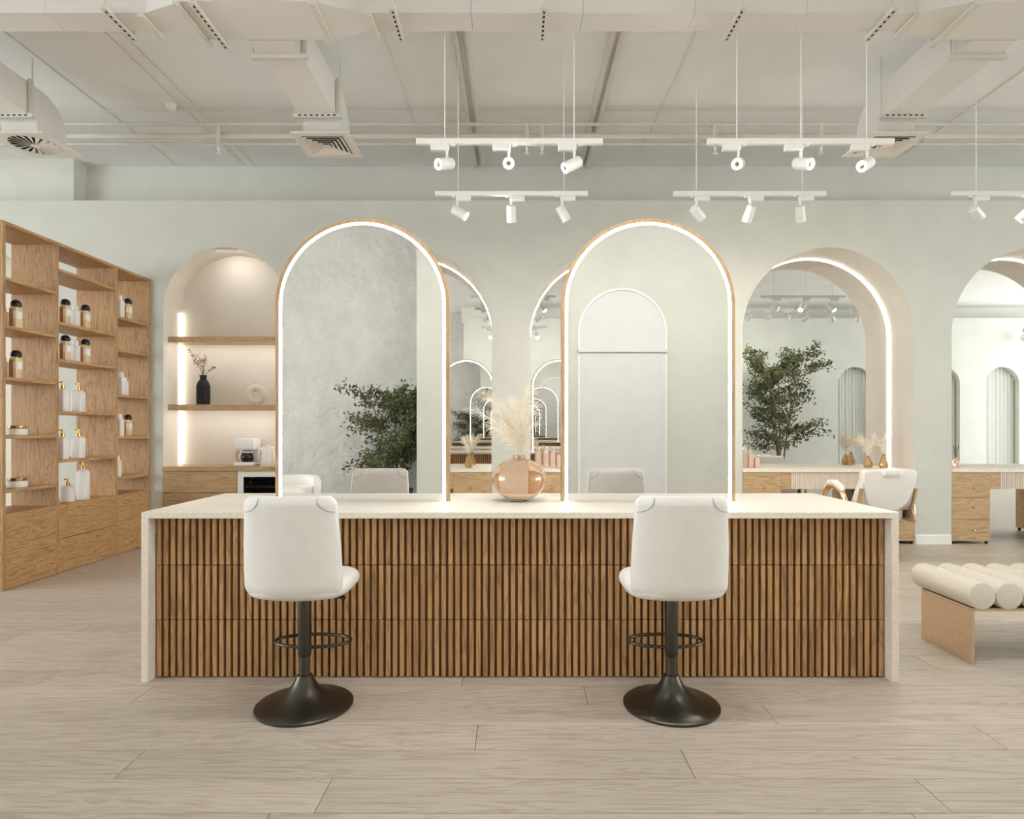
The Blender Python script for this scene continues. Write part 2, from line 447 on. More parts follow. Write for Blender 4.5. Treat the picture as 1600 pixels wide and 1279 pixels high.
O('rear_slats', rs, 'slat_wood', rp, kind='stuff')

# ------------------------------------------------------------------ arched mirrors standing on the desk
def desk_mirror(x0, x1, label):
    c = (x0+x1)/2; hw = (x1-x0)/2; H = 2.321-DZ; y0 = 3.44
    t = E('arched_mirror', (c, y0, DZ+.0005), label, 'mirror', 'lit arched mirrors on the island desk')
    A = lambda q, zb=0: arch(-hw+q, hw-q, zb, H-q, 48)
    O('frame', MB().band(A(0), A(.02), 0, .05), 'frame_wood', t, smooth=True)
    for y, s_ in ((.001, 'front'), (.035, 'back')):
        O('led_strip', MB().band(A(.02), A(.0345), y, y+.014), 'led', t, smooth=True)
    O('core_board', MB().prism(A(.0205), .0185, .0315), 'white_metal', t)
    O('mirror_glass', MB().prism(A(.035), .0013, .018), 'mirror', t)
    O('mirror_glass', MB().prism(A(.035), .032, .0487), 'mirror', t)
desk_mirror(-1.296, -.361, 'arched lit mirror on the desk reflecting rough plaster and dark foliage')
desk_mirror(.2405, 1.1755, 'arched lit mirror on the desk reflecting a white door')

# ------------------------------------------------------------------ bar stools
def stool(X, label):
    t = E('bar_stool', (X, 2.758, 0), label, 'stool', 'white bar stools at the desk')
    prof = [(.0, 0), (.2, 0), (.205, .004), (.205, .011), (.199, .016), (.16, .026), (.12, .04), (.085, .06), (.06, .083), (.046, .105), (.036, .125), (.031, .135), (0, .135)]
    O('base', MB().lathe(prof, 40), 'black_metal', t, smooth=True)
    O('column', MB().cyl((0, 0, .13), (0, 0, .225), .0235, n=24), 'black_metal', t, smooth=True)
    sl = O('sleeve', MB().lathe([(0, .215), (.025, .215), (.0285, .22), (.0285, .47), (.06, .485), (.06, .492), (0, .492)], 28), 'black_metal', t, smooth=True)
    pts = [(.168*math.cos(q), .115+.088*math.sin(q), .243) for q in [2*PI*i/48 for i in range(48)]]
    O('footrest_ring', MB().tube(pts, .0075, 10, closed=True), 'black_metal', t, smooth=True)
    O('lever', MB().tube([(.03, -.02, .478), (.1, -.03, .484), (.155, -.035, .476), (.185, -.035, .474)], [.005, .005, .006, .008], 8), 'black_metal', t, smooth=True)
    # seat
    lv = []
    for q in range(9):
        a = -PI/2+PI*q/8; z = .529+.037*math.sin(a); k = .052*(1-math.cos(a))
        lv.append((0, .02, z, .212-k*.75, .205-k, 3.6))
    O('seat', MB().loft(lv, 48), 'leather', t, smooth=True)
    lv = []; n = 22
    for q in range(n+1):
        u = q/n; z = .492+.43*u
        w = .186+.014*math.sin(min(1, u*1.2)*PI)*.3+.012*(1-u)
        cyy = -.168-.03*u; th = .032-.008*u
        if u > .93: e = (u-.93)/.07; w -= .022*e*e; th *= math.sqrt(max(.05, 1-e*e*.9))
        if u < .14: e = (.14-u)/.14; w -= .035*e*e; th *= 1-.35*e*e; cyy += .03*e*e
        lv.append((0, cyy, z, w, th, 4.5, .045*(1-.4*u)))
    O('backrest', MB().loft(lv, 56), 'leather', t, smooth=True)
    for sx in (-1, 1):
        for sy in (-1, 1):
            pts = []
            for q in range(9):
                a = q/8*PI/2
                xx = .176-.062*math.sin(a)*1.05+.006; zz = .916-.058*math.cos(a)
                u = (zz-.492)/.43; wv = .045*(1-.4*u); w = .187; th = .032-.008*u
                if u > .93: e = (u-.93)/.07; th *= math.sqrt(max(.05, 1-e*e*.9))
                fx = min(1, xx/w)
                yv = -.168-.03*u+wv*fx*fx+sy*(th*(1-fx**4.5)**(1/4.5)+.0008)
                pts.append((sx*xx, yv, zz))
            O('seam', MB().tube(pts, .0013, 6), 'seam_thread', t)
    return t
stool(-.913, 'white leather bar stool before the mirror that reflects foliage')
stool(.667, 'white leather bar stool before the mirror that reflects the door')

# ------------------------------------------------------------------ round amber vase with pampas
vx, vy = .014, 3.49
def shell(prof, th):
    inner = [(max(.0005, r-th), z+(th if i == 0 else 0)) for i, (r, z) in enumerate(prof)]
    return prof+inner[::-1]
prof = [(.05, 0)]
for q in range(1, 25):
    a = -PI/2+PI*q/25*0.985+.16
    if a > PI/2-.27: break
    prof.append((.147*math.cos(a), .116+.116*math.sin(a)))
prof += [(.036, .229), (.033, .236), (.035, .248)]
t = O('round_vase', MB().lathe([(.0, 0)]+shell(prof, .0035)+[(.0, .0035)], 64, caps=False), 'amber_vase', None, (vx, vy, DZ+.0005), smooth=True,
      label='round amber glass vase between the two arched desk mirrors', cat='vase')
def plume(parent, p0, p1, bend, w, n, ln, seed, rad=.0006):
    """one pampas plume: thin stem and a cloud of fine curved strands; local to parent"""
    rnd = random.Random(seed); p0 = Vector(p0); p1 = Vector(p1); mid = (p0+p1)/2+Vector(bend)
    cur = lambda u: p0*(1-u)**2+mid*2*u*(1-u)+p1*u*u
    m = MB().tube([cur(i/10) for i in range(11)], [.0011-.0006*i/10 for i in range(11)], 5)
    for i in range(n):
        u = .12+.88*rnd.random()**.85; b = cur(u); tg = (cur(min(1, u+.02))-cur(u-.02)).normalized()
        sd = Vector((rnd.gauss(0, 1), rnd.gauss(0, 1), rnd.gauss(0, .6))).normalized()
        l = ln*(.4+.6*rnd.random())*(1.15-.5*abs(u-.6))
        dirn = (tg*rnd.uniform(.5, 1.1)+sd*w).normalized()
        q = [b, b+dirn*l*.5, b+dirn*l*.85+Vector((0, 0, -l*.14)), b+dirn*l*1.1+sd*l*.15+Vector((0, 0, -l*.3))]
        m.tube(q, [rad, rad, rad*.8, rad*.4], 3, caps=False)
        for e in range(3):
            c = q[1]+(q[2]-q[1])*rnd.random(); s2 = Vector((rnd.gauss(0, 1), rnd.gauss(0, 1), rnd.gauss(0, 1))).normalized()
            m.tube([c, c+(dirn+s2*.8)*l*.16], [rad*.8, rad*.3], 3, caps=False)
    return O('plume', m, 'pampas', parent)
pg = E('pampas_grass', (vx, vy, DZ+.02), 'spray of cream pampas grass in the round amber vase', 'dried grass')
sd = 1
for (tx, ty, tz, w, n) in ((-.19, .02, .56, .55, 190), (-.24, -.05, .47, .5, 120), (-.10, .03, .50, .6, 200), (-.03, -.02, .52, .55, 200), (.05, .03, .58, .45, 200),
                           (.085, -.03, .50, .5, 150), (-.15, -.06, .38, .6, 120), (.02, .05, .45, .7, 160), (.09, .02, .40, .6, 90), (-.08, .0, .40, .8, 150)):
    sd += 1
    plume(pg, (random.uniform(-.018, .018), random.uniform(-.018, .018), .196), (tx, ty, tz), (-tx*.3, 0, .06), w*1.35, int(n*1.25), .078, sd, .00045)

# ------------------------------------------------------------------ wall mirrors in the niches, vanities
pin_v = None
def rib(w, h, d):
    m = MB(); n = int(w/.022); p = w/n
    for i in range(n): m.cyl((i*p+p/2, d, 0), (i*p+p/2, d, h), p*.48, n=8)
    m.box(0, w, d, d+.012, 0, h)
    return m
vlab = ['vanity counter behind the mirror reflecting foliage', 'vanity counter behind the mirror reflecting the door',
        'vanity counter with white and gold chair in front', 'vanity counter at the right edge with open knee space']
mlab = ['arched niche mirror just left of the round amber vase', 'arched niche mirror just right of the round amber vase',
        'arched niche mirror reflecting a leafy tree', 'arched niche mirror at the right edge reflecting pale curtains']
for k, (a, b, yb_, mir) in enumerate([n for n in NICHES if n[3]]):
    c = (a+b)/2; hw = (b-a)/2
    t = E('niche_mirror', (c, YM, 0), mlab[k], 'mirror', 'mirrors in the wall niches')
    O('mirror_glass', MB().prism(arch(-hw+.002, hw-.002, .001, ZN-.002, 48), 0, .008), 'mirror', t)
    O('led_strip', MB().band(arch(-hw+.001, hw-.001, .772, ZN-.001, 48), arch(-hw+.009, hw-.009, .772, ZN-.009, 48), -.015, -.002), 'led_niche', t, smooth=True)
    v = E('vanity_counter', (a, YW, 0), vlab[k], 'vanity', 'vanity counters along the mirror wall')
    W = b-a
    O('counter_top', MB().rbox(.003, W-.003, -.012, YM-YW-.001, .737, .77, .003), 'stone', v)
    for s_ in (0, 1):
        x0, x1 = (.004, .394) if s_ == 0 else (W-.394, W-.004)
        O('cabinet_body', MB().box(x0, x1, .018, YM-YW-.004, .03, .736), 'vanity_wood', v)
        for z0, z1, kz in ((.03, .2545, .142), (.2575, .4745, .379), (.4775, .735, .576)):
            dr = O('drawer', MB().rbox(x0, x1, 0, .018, z0, z1, .0015), 'vanity_wood', v)
            if (x1 < 1): O('knob', MB().lathe([(0, 0), (.005, 0), (.005, .012), (.011, .018), (.011, .023), (.006, .027), (0, .027)], 14), 'brass_pump', dr, ((x0+x1)/2+.02, 0, kz), (PI/2, 0, 0), smooth=True)
            else: O('knob', MB().lathe([(0, 0), (.005, 0), (.005, .012), (.011, .018), (.011, .023), (.006, .027), (0, .027)], 14), 'brass_pump', dr, ((x0+x1)/2-.02, 0, kz), (PI/2, 0, 0), smooth=True)
        for fx in (x0+.02, x1-.02):
            O('foot', MB().cyl((fx, .03, .0), (fx, .03, .03), .014, n=12), 'black_matte', v)
        y0_, y1_ = (.395, .495) if s_ == 0 else (W-.495, W-.395)
        O('side_drawer', MB().rbox(y0_, y1_, .001, .3, .565, .736, .0015), 'vanity_wood', v)
    O('ribbed_apron', rib(W-1.0, .171, .014), 'rib_panel', v, (.5, 0, .565), smooth=True)

# ------------------------------------------------------------------ island of bottles
def sq_bottle(w, h, neck_r=.014):
    return MB().loft([(0, 0, 0, w*.92, w*.92, 7), (0, 0, .004, w, w, 7), (0, 0, h*.84, w, w, 7), (0, 0, h*.90, w*.9, w*.9, 6), (0, 0, h*.97, w*.5, w*.5, 3.5), (0, 0, h*.98, neck_r, neck_r, 2), (0, 0, h, neck_r, neck_r, 2)], 32)
def pump_mb():
    return MB().lathe([(0, 0), (.017, 0), (.017, .024), (.008, .026), (.008, .034), (.011, .036), (.011, .06), (0, .06)], 18).cyl((0, 0, .052), (-.026, -.006, .05), .005, .004, n=8)
def pump_bottle(name, loc, w, h, label, mat='white_ceramic', group='pump bottles on the open shelf', cap='brass_pump', sc=1.):
    t = E(name, loc, label, 'bottle', group)
    O('body', sq_bottle(w, h), mat, t, smooth=True)
    o = O('pump', pump_mb(), cap, t, (0, 0, h-.002), smooth=True); o.scale = (sc, sc, sc)
    return t
def perfume(loc, label):
    t = E('perfume_bottle', loc, label, 'bottle', 'perfume bottles with black domed caps')
    gb = O('glass_body', MB().rbox(-.026, .026, -.036, .036, 0, .155, .006, 2), 'honey_clear', t, smooth=True)
    O('liquid', MB().rbox(-.0262, .006, -.0365, .03, .006, .14, .002), 'amber_liquid', gb)
    O('label', MB().box(.0262, .0272, -.026, .026, .07, .125), 'label_paper', t)
    O('label', MB().box(.007, .025, -.0372, -.0362, .07, .125), 'label_paper', t)
    O('collar', MB().cyl((0, 0, .155), (0, 0, .163), .015, n=18), 'brass_pump', t, smooth=True)
    O('cap', MB().lathe([(0, .163), (.033, .163), (.036, .168), (.036, .178), (.033, .193), (.024, .206), (.012, .212), (0, .213)], 28), 'black_gloss', t, smooth=True)
    return t
def white_bottle(loc, h, label, w=.03):
    t = E('shampoo_bottle', loc, label, 'bottle', 'plain white bottles on the open shelf')
    O('body', MB().loft([(0, 0, 0, w*.95, w*.95, 5), (0, 0, .004, w, w, 5), (0, 0, h*.74, w, w, 5), (0, 0, h*.77, w*.8, w*.8, 4)], 28), 'white_ceramic', t, smooth=True)
    O('cap', MB().lathe([(0, h*.77), (w*.72, h*.77), (w*.72, h*.92), (w*.55, h*.98), (0, h)], 24), 'white_plastic', t, smooth=True)
    return t
def jar(loc, label):
    t = E('cream_jar', loc, label, 'jar', 'cream jars on the open shelf')
    O('body', MB().lathe([(0, 0), (.062, 0), (.066, .004), (.066, .046), (.062, .05), (0, .05)], 36), 'white_ceramic', t, smooth=True)
    O('lid', MB().lathe([(0, .0505), (.060, .0505), (.061, .053), (.061, .071), (.058, .074), (0, .074)], 36), 'brass_pump', t, smooth=True)
    return t

# ------------------------------------------------------------------ open shelving on the left
SX0, SX1 = -4.123, -3.755
bs = E('open_bookshelf', ((SX0+SX1)/2, 5.62, 0), 'tall open-backed oak shelving unit along the left side', 'shelf')
ox, oy = -(SX0+SX1)/2, -5.62
ups = [(4.676, 4.706), (5.221, 5.251), (5.996, 6.029), (6.536, 6.566)]
for y0, y1 in ups: O('upright', MB().rbox(SX0+ox, SX1+ox, y0+oy, y1+oy, 0, 2.715, .0015), 'shelf_upright_wood', bs)
bays = [(4.706, 5.221), (5.251, 5.996), (6.029, 6.536)]
shz = [(2.307, 1.952, 1.57, 1.137, .736), (2.504, 2.07, 1.765, 1.332, .93), (2.25, 1.94, 1.51, 1.11, .728)]
for (y0, y1), zs in zip(bays, shz):
    O('top_board', MB().rbox(SX0+ox, SX1+ox, y0+oy, y1+oy, 2.69, 2.715, .0015), 'shelf_wood', bs)
    for z in zs: O('shelf_board', MB().rbox(SX0+ox, SX1+ox-.003, y0+oy, y1+oy, z-.024, z, .0015), 'shelf_wood', bs)
    O('plinth_top', MB().box(SX0+ox, SX1+ox-.02, y0+oy, y1+oy, .54, .56), 'shelf_wood', bs)
    O('plinth_body', MB().box(SX0+ox, SX1+ox-.02, y0+oy, y1+oy, 0.0, .54), 'shelf_wood', bs)
O('plinth_front', MB().rbox(SX1+ox-.02, SX1+ox, 4.707+oy, 5.2205+oy, .004, .56, .001), 'shelf_wood', bs)
O('plinth_front', MB().rbox(SX1+ox-.02, SX1+ox, 5.2515+oy, 5.9955+oy, .004, .278, .001), 'shelf_wood', bs)
O('plinth_front', MB().rbox(SX1+ox-.02, SX1+ox, 5.2515+oy, 5.9955+oy, .282, .56, .001), 'shelf_wood', bs)
O('plinth_front', MB().rbox(SX1+ox-.02, SX1+ox, 6.0295+oy, 6.5355+oy, .004, .56, .001), 'shelf_wood', bs)
e_ = .0006
perfume((-3.80, 4.86, 1.952+e_), 'amber perfume bottle on the second shelf of the leftmost bay')
perfume((-3.80, 4.86, 1.57+e_), 'amber perfume bottle on the third shelf of the leftmost bay')
white_bottle((-3.93, 4.90, 1.952+e_), .17, 'white bottle half hidden behind the upper leftmost-bay perfume')
white_bottle((-3.93, 4.90, 1.57+e_), .17, 'white bottle half hidden behind the lower leftmost-bay perfume')
jar((-3.85, 4.935, 1.137+e_), 'white cream jar with gold lid, upper one in leftmost bay')
jar((-3.85, 4.935, .736+e_), 'white cream jar with gold lid, lower one in leftmost bay')
for z, wd in ((2.07, 'upper'), (1.765, 'lower')):
    perfume((-3.82, 5.42, z+e_), 'amber perfume bottle, left of the %s middle-bay pair' % wd)
    perfume((-3.82, 5.67, z+e_), 'amber perfume bottle, right of the %s middle-bay pair' % wd)
    white_bottle((-3.86, 5.60, z+e_), .195, 'white bottle between the %s middle-bay perfume pair' % wd, .031)
for z, wd in ((1.332, 'upper'), (.93, 'lower')):
    pump_bottle('pump_bottle', (-3.82, 5.385, z+e_), .036, .195, 'white gold-pump bottle, left of the %s middle-bay pair' % wd)
    pump_bottle('pump_bottle', (-3.82, 5.58, z+e_), .041, .195, 'white gold-pump bottle, right of the %s middle-bay pair' % wd)
pump_bottle('pump_bottle', (-3.835, 5.665, .56+e_), .04, .275, 'tallest white gold-pump bottle on the middle-bay plinth')
t = E('soap_jar', (-3.84, 5.475, .56+e_), 'short round frosted soap dispenser with gold pump', 'bottle')
O('body', MB().lathe([(0, 0), (.048, 0), (.054, .006), (.055, .12), (.05, .134), (.035, .141), (.015, .143), (0, .143)], 36), 'frosted_jar', t, smooth=True)
O('pump', pump_mb(), 'brass_pump', t, (0, 0, .142), smooth=True)
perfume((-3.82, 6.29, 2.25+e_), 'amber perfume bottle at the top of the far bay')
perfume((-3.82, 6.29, 1.11+e_), 'amber perfume bottle on the fourth shelf of the far bay')
white_bottle((-3.83, 6.175, 2.25+e_), .225, 'white bottle beside the top far-bay perfume', .035)
white_bottle((-3.83, 6.20, 1.51+e_), .225, 'white bottle, nearer of two on the far-bay third shelf', .03)
white_bottle((-3.86, 6.30, 1.51+e_), .18, 'white bottle, farther of two on the far-bay third shelf', .03)
white_bottle((-3.83, 6.17, 1.11+e_), .22, 'white bottle beside the fourth-shelf far-bay perfume', .035)
white_bottle((-3.83, 6.14, .728+e_), .2, 'white bottle alone on the lowest far-bay shelf', .03)

# ------------------------------------------------------------------ coffee niche
nx0, nx1 = -3.627, -2.353
for z, lb, th in ((2.141, 'upper floating oak shelf in the lit coffee niche', .056), (1.435, 'lower floating oak shelf carrying the black vase', .058)):
    t = E('niche_shelf', ((nx0+nx1)/2, 6.78, z), lb, 'shelf', 'floating shelves in the coffee niche')
    hw = (nx1-nx0)/2-.001
    O('board', MB().rbox(-hw, hw, -.125, .129, -th, 0, .002), 'vanity_wood', t)
t = E('niche_light', ((nx0+nx1)/2, 6.9, .8), 'vertical white light strips at the back corners of the coffee niche', 'light')
for s_ in (-1, 1):
    x_ = s_*((nx1-nx0)/2-.0055)
    for z0, z1 in ((.005, .576), (.637, 1.284), (1.343, 1.62)):
        O('led_strip', MB().box(x_-.0045, x_+.0045, -.03, .004, z0, z1), 'led_coffee', t)
shelves = [o for o in bpy.data.objects if o.name.startswith('niche_shelf')]
for z_, w_ in ((2.08, 1.15), (1.372, 1.15)):
    area('niche_fill', ((nx0+nx1)/2, 6.67, z_), (math.radians(32), 0, 0), w_, .02, 1.05, (1, .97, .93))  # fill lamps added under the shelves to brighten the niche
    sh_ = min(shelves, key=lambda o: abs(o.location.z-z_))
    O('fill_profile', MB().box(-w_/2-.01, w_/2+.01, -.1225, -.118, z_-sh_.location.z+.002, z_-sh_.location.z+.0125 if z_ < 2 else z_-sh_.location.z+.0049), 'vanity_wood', sh_)  # thin bar added to dress the fill lamp
dl_ = E('niche_fill_bar', ((nx0+nx1)/2, 6.62, 3.03), 'small added fill light bar under the top of the coffee niche', 'light')
O('housing', MB().box(-.12, .12, -.008, -.004, -.008, .012), 'niche_glow_paint', dl_)
O('bracket', MB().box(-.02, .02, -.008, .004, .008, .0155), 'niche_glow_paint', dl_)
area('niche_fill', ((nx0+nx1)/2, 6.62, 3.025), (math.radians(32), 0, 0), .24, .02, .8, (1, .97, .93))  # fill lamp and its bar added to brighten the upper niche
cb = E('coffee_cabinet', (nx0, 6.56, 0), 'low oak cabinet with drawers under the coffee maker', 'cabinet')
W = nx1-nx0
O('worktop', MB().rbox(.004, W-.004, -.02, .348, .75, .796, .002), 'vanity_wood', cb)
O('cabinet_body', MB().box(.006, .762, .02, .345, .0, .749), 'vanity_wood', cb)
for z0, z1 in ((.03, .26), (.265, .523), (.528, .748)):
    O('drawer', MB().rbox(.006, .762, 0, .02, z0, z1, .0015), 'vanity_wood', cb)
wc = E('wine_cooler', (nx0+.768, 6.56, 0), 'built-in wine cooler with white frame and dark glass front', 'cooler')
wx = W-.768-.006
O('cabinet_shell', MB().box(0, .06, 0, .34, 0, .748).box(wx-.03, wx, 0, .34, 0, .748).box(.06, wx-.03, .0, .34, .69, .748).box(.06, wx-.03, 0, .34, 0, .06), 'white_metal', wc)
O('cavity', MB().box(.061, wx-.031, .3, .338, .061, .689), 'black_matte', wc)
for z in (.575, .38, .2):
    O('rack', MB().box(.068, wx-.034, .03, .29, z, z+.022), 'frame_wood', wc)
O('glass_door', MB().box(.0605, wx-.0305, .004, .01, .0605, .6895), 'cooler_glass', wc)
cl = 0
for z in (.597, .402):
    for i in range(3):
        cl += 1
        b = E('wine_bottle', (nx0+.768+.125+i*.098, 6.578, z+.0385), 'wine bottle lying in the cooler, %s of the %s rack' % (('left', 'middle', 'right')[i], 'upper' if z > .5 else 'lower'), 'bottle', 'wine bottles in the cooler')
        O('body', MB().lathe([(0, .07), (.037, .072), (.037, .22), (0, .222)], 20), 'dark_glass', b, rot=(-PI/2, 0, 0), smooth=True)
        O('foil_neck', MB().lathe([(0, 0), (.014, 0), (.014, .05), (.03, .071), (0, .072)], 16), 'red_foil', b, rot=(-PI/2, 0, 0), smooth=True)
# coffee maker
cm = E('coffee_maker', (-2.835, 6.74, .7965), 'white drip coffee maker with glass jug on the oak cabinet', 'coffee maker')
O('base', MB().rbox(-.105, .1, -.1, .1, 0, .04, .012, 2), 'white_plastic', cm, smooth=True)
O('tower', MB().rbox(-.1, .1, .04, .1, .04, .28, .012, 2), 'white_plastic', cm, smooth=True)
O('brew_head', MB().rbox(-.105, .105, -.09, .1, .17, .285, .014, 2), 'white_plastic', cm, smooth=True)
O('jug', MB().lathe([(0, 0), (.05, 0), (.062, .02), (.064, .06), (.05, .095), (.045, .115), (0, .116)], 28), 'dark_glass', cm, (.01, -.03, .042), smooth=True)
O('jug_handle', MB().tube([(-.06, -.05, .145), (-.085, -.06, .14), (-.092, -.06, .1), (-.08, -.06, .06), (-.06, -.05, .05)], .008, 8), 'amber_handle', cm, smooth=True)
O('jug_band', MB().lathe([(.053, .095), (.056, .095), (.052, .108), (.049, .108)], 28, (.01, -.03, .042), caps=False), 'white_plastic', cm, smooth=True)
kt = E('kettle', (-2.615, 6.74, .7965), 'white electric kettle beside the coffee maker', 'kettle')
O('body', MB().lathe([(0, .018), (.075, .018), (.078, .03), (.062, .19), (.055, .2), (0, .203)], 32), 'white_plastic', kt, smooth=True)
O('base', MB().lathe([(0, 0), (.08, 0), (.08, .015), (0, .016)], 32), 'white_plastic', kt, smooth=True)
O('lid_knob', MB().lathe([(0, .203), (.012, .203), (.014, .215), (0, .22)], 16), 'white_plastic', kt, smooth=True)
O('handle', MB().tube([(.055, 0, .185), (.1, 0, .18), (.112, 0, .13), (.108, 0, .08), (.07, 0, .05)], .01, 8), 'white_plastic', kt, smooth=True)
O('spout', MB().cyl((-.055, 0, .15), (-.095, 0, .185), .02, .012, 12), 'white_plastic', kt, smooth=True)
# vases on the lower shelf
zs = 1.4356
O('black_vase', MB().lathe([(0, 0), (.06, 0), (.067, .02), (.067, .2), (.05, .245), (.034, .265), (.032, .29), (.038, .31), (.03, .31), (.026, .285), (0, .27)], 12), 'black_matte', None, (-3.304, 6.75, zs),
  label='faceted black vase holding dry twigs on the niche shelf', cat='vase')
tw = E('dry_twigs', (-3.304, 6.75, zs+.275), 'dry brown twigs with small buds in the black vase', 'twigs')
rnd = random.Random(4)
for (tx, tz) in ((-.15, .31), (-.06, .26), (.0, .2), (.03, .25), (.13, .13), (-.1, .2)):
    pts = [(0, 0, 0), (tx*.25, .004, tz*.45), (tx*.65, .0, tz*.8), (tx, -.01, tz)]
    st = O('twig', MB().tube(pts, [.003, .0025, .002, .0012], 5), 'twig', tw)
    bd = MB()
    for i in range(16):
        u = .35+.65*rnd.random(); q = Vector(pts[1])*(1-u)+Vector(pts[3])*u+Vector((rnd.uniform(-.016, .016), rnd.uniform(-.014, .014), rnd.uniform(-.012, .012)))
        bd.loft([(q.x, q.y, q.z-.006, .0015, .0015, 2), (q.x, q.y, q.z, .0055, .0055, 2), (q.x, q.y, q.z+.007, .0015, .0015, 2)], 6)
    O('buds', bd, 'twig', st, kind='stuff')
R, r_ = .071, .037
dn = MB(); n1, n2 = 40, 16
for i in range(n1):
    for j in range(n2):
        a, b = 2*PI*i/n1, 2*PI*j/n2; rr = R+r_*math.cos(b)
        dn.v.append((rr*math.cos(a), r_*1.0*math.sin(b), .1085+rr*math.sin(a)))
for i in range(n1):
    for j in range(n2): dn.f.append((i*n2+j, ((i+1) % n1)*n2+j, ((i+1) % n1)*n2+(j+1) % n2, i*n2+(j+1) % n2))
dv = E('donut_vase', (-2.74, 6.74, zs), 'beige ring-shaped ceramic vase with a round hole', 'vase')
O('ring_body', dn, 'donut_ceramic', dv, smooth=True)
O('neck', MB().lathe([(.018, .205), (.017, .222), (.021, .235), (.014, .235), (.012, .21)], 20, caps=False), 'donut_ceramic', dv, smooth=True)
O('foot', MB().lathe([(0, 0), (.035, 0), (.03, .008), (0, .008)], 20), 'donut_ceramic', dv, smooth=True)

# ------------------------------------------------------------------ things on the vanities
VZ = .7706

def pink(X, Y, h, label, grp):
    pump_bottle('spray_bottle', (X, Y, VZ), .026, h, label, 'pink_bottle', grp, 'clear_glass', .75)
pink(.236, 6.80, .185, 'tall pale pink spray bottle, nearest the round vase', 'pink bottles on the vanity behind the vase')
pink(.312, 6.78, .185, 'tall pink spray bottle, second from the round vase', 'pink bottles on the vanity behind the vase')
pink(.386, 6.80, .165, 'pink spray bottle, third from the round vase', 'pink bottles on the vanity behind the vase')
pink(.452, 6.80, .14, 'pink spray bottle hidden by the door-side mirror frame', 'pink bottles on the vanity behind the vase')
pink(2.415, 6.78, .19, 'tallest pink spray bottle below the reflected tree', 'pink bottles on the chair vanity')
pink(2.475, 6.76, .155, 'middle pink spray bottle below the reflected tree', 'pink bottles on the chair vanity')
pink(2.535, 6.75, .11, 'shortest pink spray bottle below the reflected tree', 'pink bottles on the chair vanity')
def facet_vase(X, Y, h, label, k):
    O('faceted_vase', MB().lathe([(0, 0), (.035, 0), (.05, .035), (.02, h*.82), (.012, h*.9), (.014, h), (.009, h), (.008, h*.9), (0, h*.85)], 7), 'honey_glass', None, (X, Y, VZ), rot=(0, 0, k),
      label=label, cat='vase')
def small_pampas(X, Y, z, label, seed, n=6, H=.22):
    g = E('small_pampas', (X, Y, z), label, 'dried grass'); rr = random.Random(seed)
    for i in range(n):
        plume(g, (0, 0, 0), (rr.uniform(-.1, .1), rr.uniform(-.05, .05), H*rr.uniform(.75, 1.1)), (0, 0, .03), .7, 70, .06, seed*10+i, .0009)
facet_vase(3.735, 6.80, .125, 'left faceted honey glass vase beside the chair', .3)
facet_vase(3.845, 6.70, .145, 'right faceted honey glass vase beside the chair', .9)
small_pampas(3.735, 6.80, VZ+.108, 'cream pampas in the left faceted vase by the chair', 3)
small_pampas(3.845, 6.70, VZ+.13, 'cream pampas in the right faceted vase by the chair', 5, 4, .2)
facet_vase(-.505, 6.78, .15, 'faceted honey glass vase left of the round vase', .2)
small_pampas(-.505, 6.78, VZ+.128, 'cream pampas in the faceted vase behind the desk', 8, 6, .22)
rd = E('reed_diffuser', (4.655, 6.78, VZ), 'small pink reed diffuser on the right edge vanity', 'diffuser')
O('bottle', sq_bottle(.028, .095, .01), 'pink_bottle', rd, smooth=True)
O('cap', MB().cyl((0, 0, .094), (0, 0, .106), .012, n=16), 'brass_pump', rd)
for i in range(6):
    a = i*1.05; O('reed', MB().cyl((.004*math.cos(a), .004*math.sin(a), .09), (.028*math.cos(a), .028*math.sin(a), .235), .0016, n=6), 'twig', rd)

# ------------------------------------------------------------------ salon chair
sc_ = E('salon_chair', (3.275, 5.95, 0), 'white salon chair with gold arms facing the niche mirror', 'chair')
O('base_disc', MB().lathe([(0, 0), (.27, 0), (.275, .006), (.27, .014), (.08, .03), (.04, .05), (0, .05)], 48), 'gold', sc_, smooth=True)
O('column', MB().cyl((0, 0, .045), (0, 0, .36), .035, n=24), 'gold', sc_, smooth=True)
O('seat', MB().loft([(0, 0, .36, .2, .2, 4), (0, 0, .375, .23, .23, 4), (0, 0, .45, .235, .235, 4), (0, 0, .475, .22, .22, 4)], 40), 'chair_white', sc_, smooth=True)
out = []
for i in range(41):
    a = PI*i/40; out.append((-.205*math.cos(a)*(1 if abs(math.cos(a)) < .97 else 1), .18-.0-.17*math.sin(a)**.75))
shield = [(-.225, .36), (-.232, .34)]+[(-.232+.03*(i/6), .34-.16*(i/6)) for i in range(1, 6)]
bot = [(.2*math.cos(PI+PI*i/16), .17+.17*math.sin(PI+PI*i/16)) for i in range(17)]
shield = [(-.21, .372), (-.228, .362), (-.235, .345), (-.228, .27), (-.215, .2)]+bot[1:-1]+[(.215, .2), (.228, .27), (.235, .345), (.228, .362), (.21, .372)]
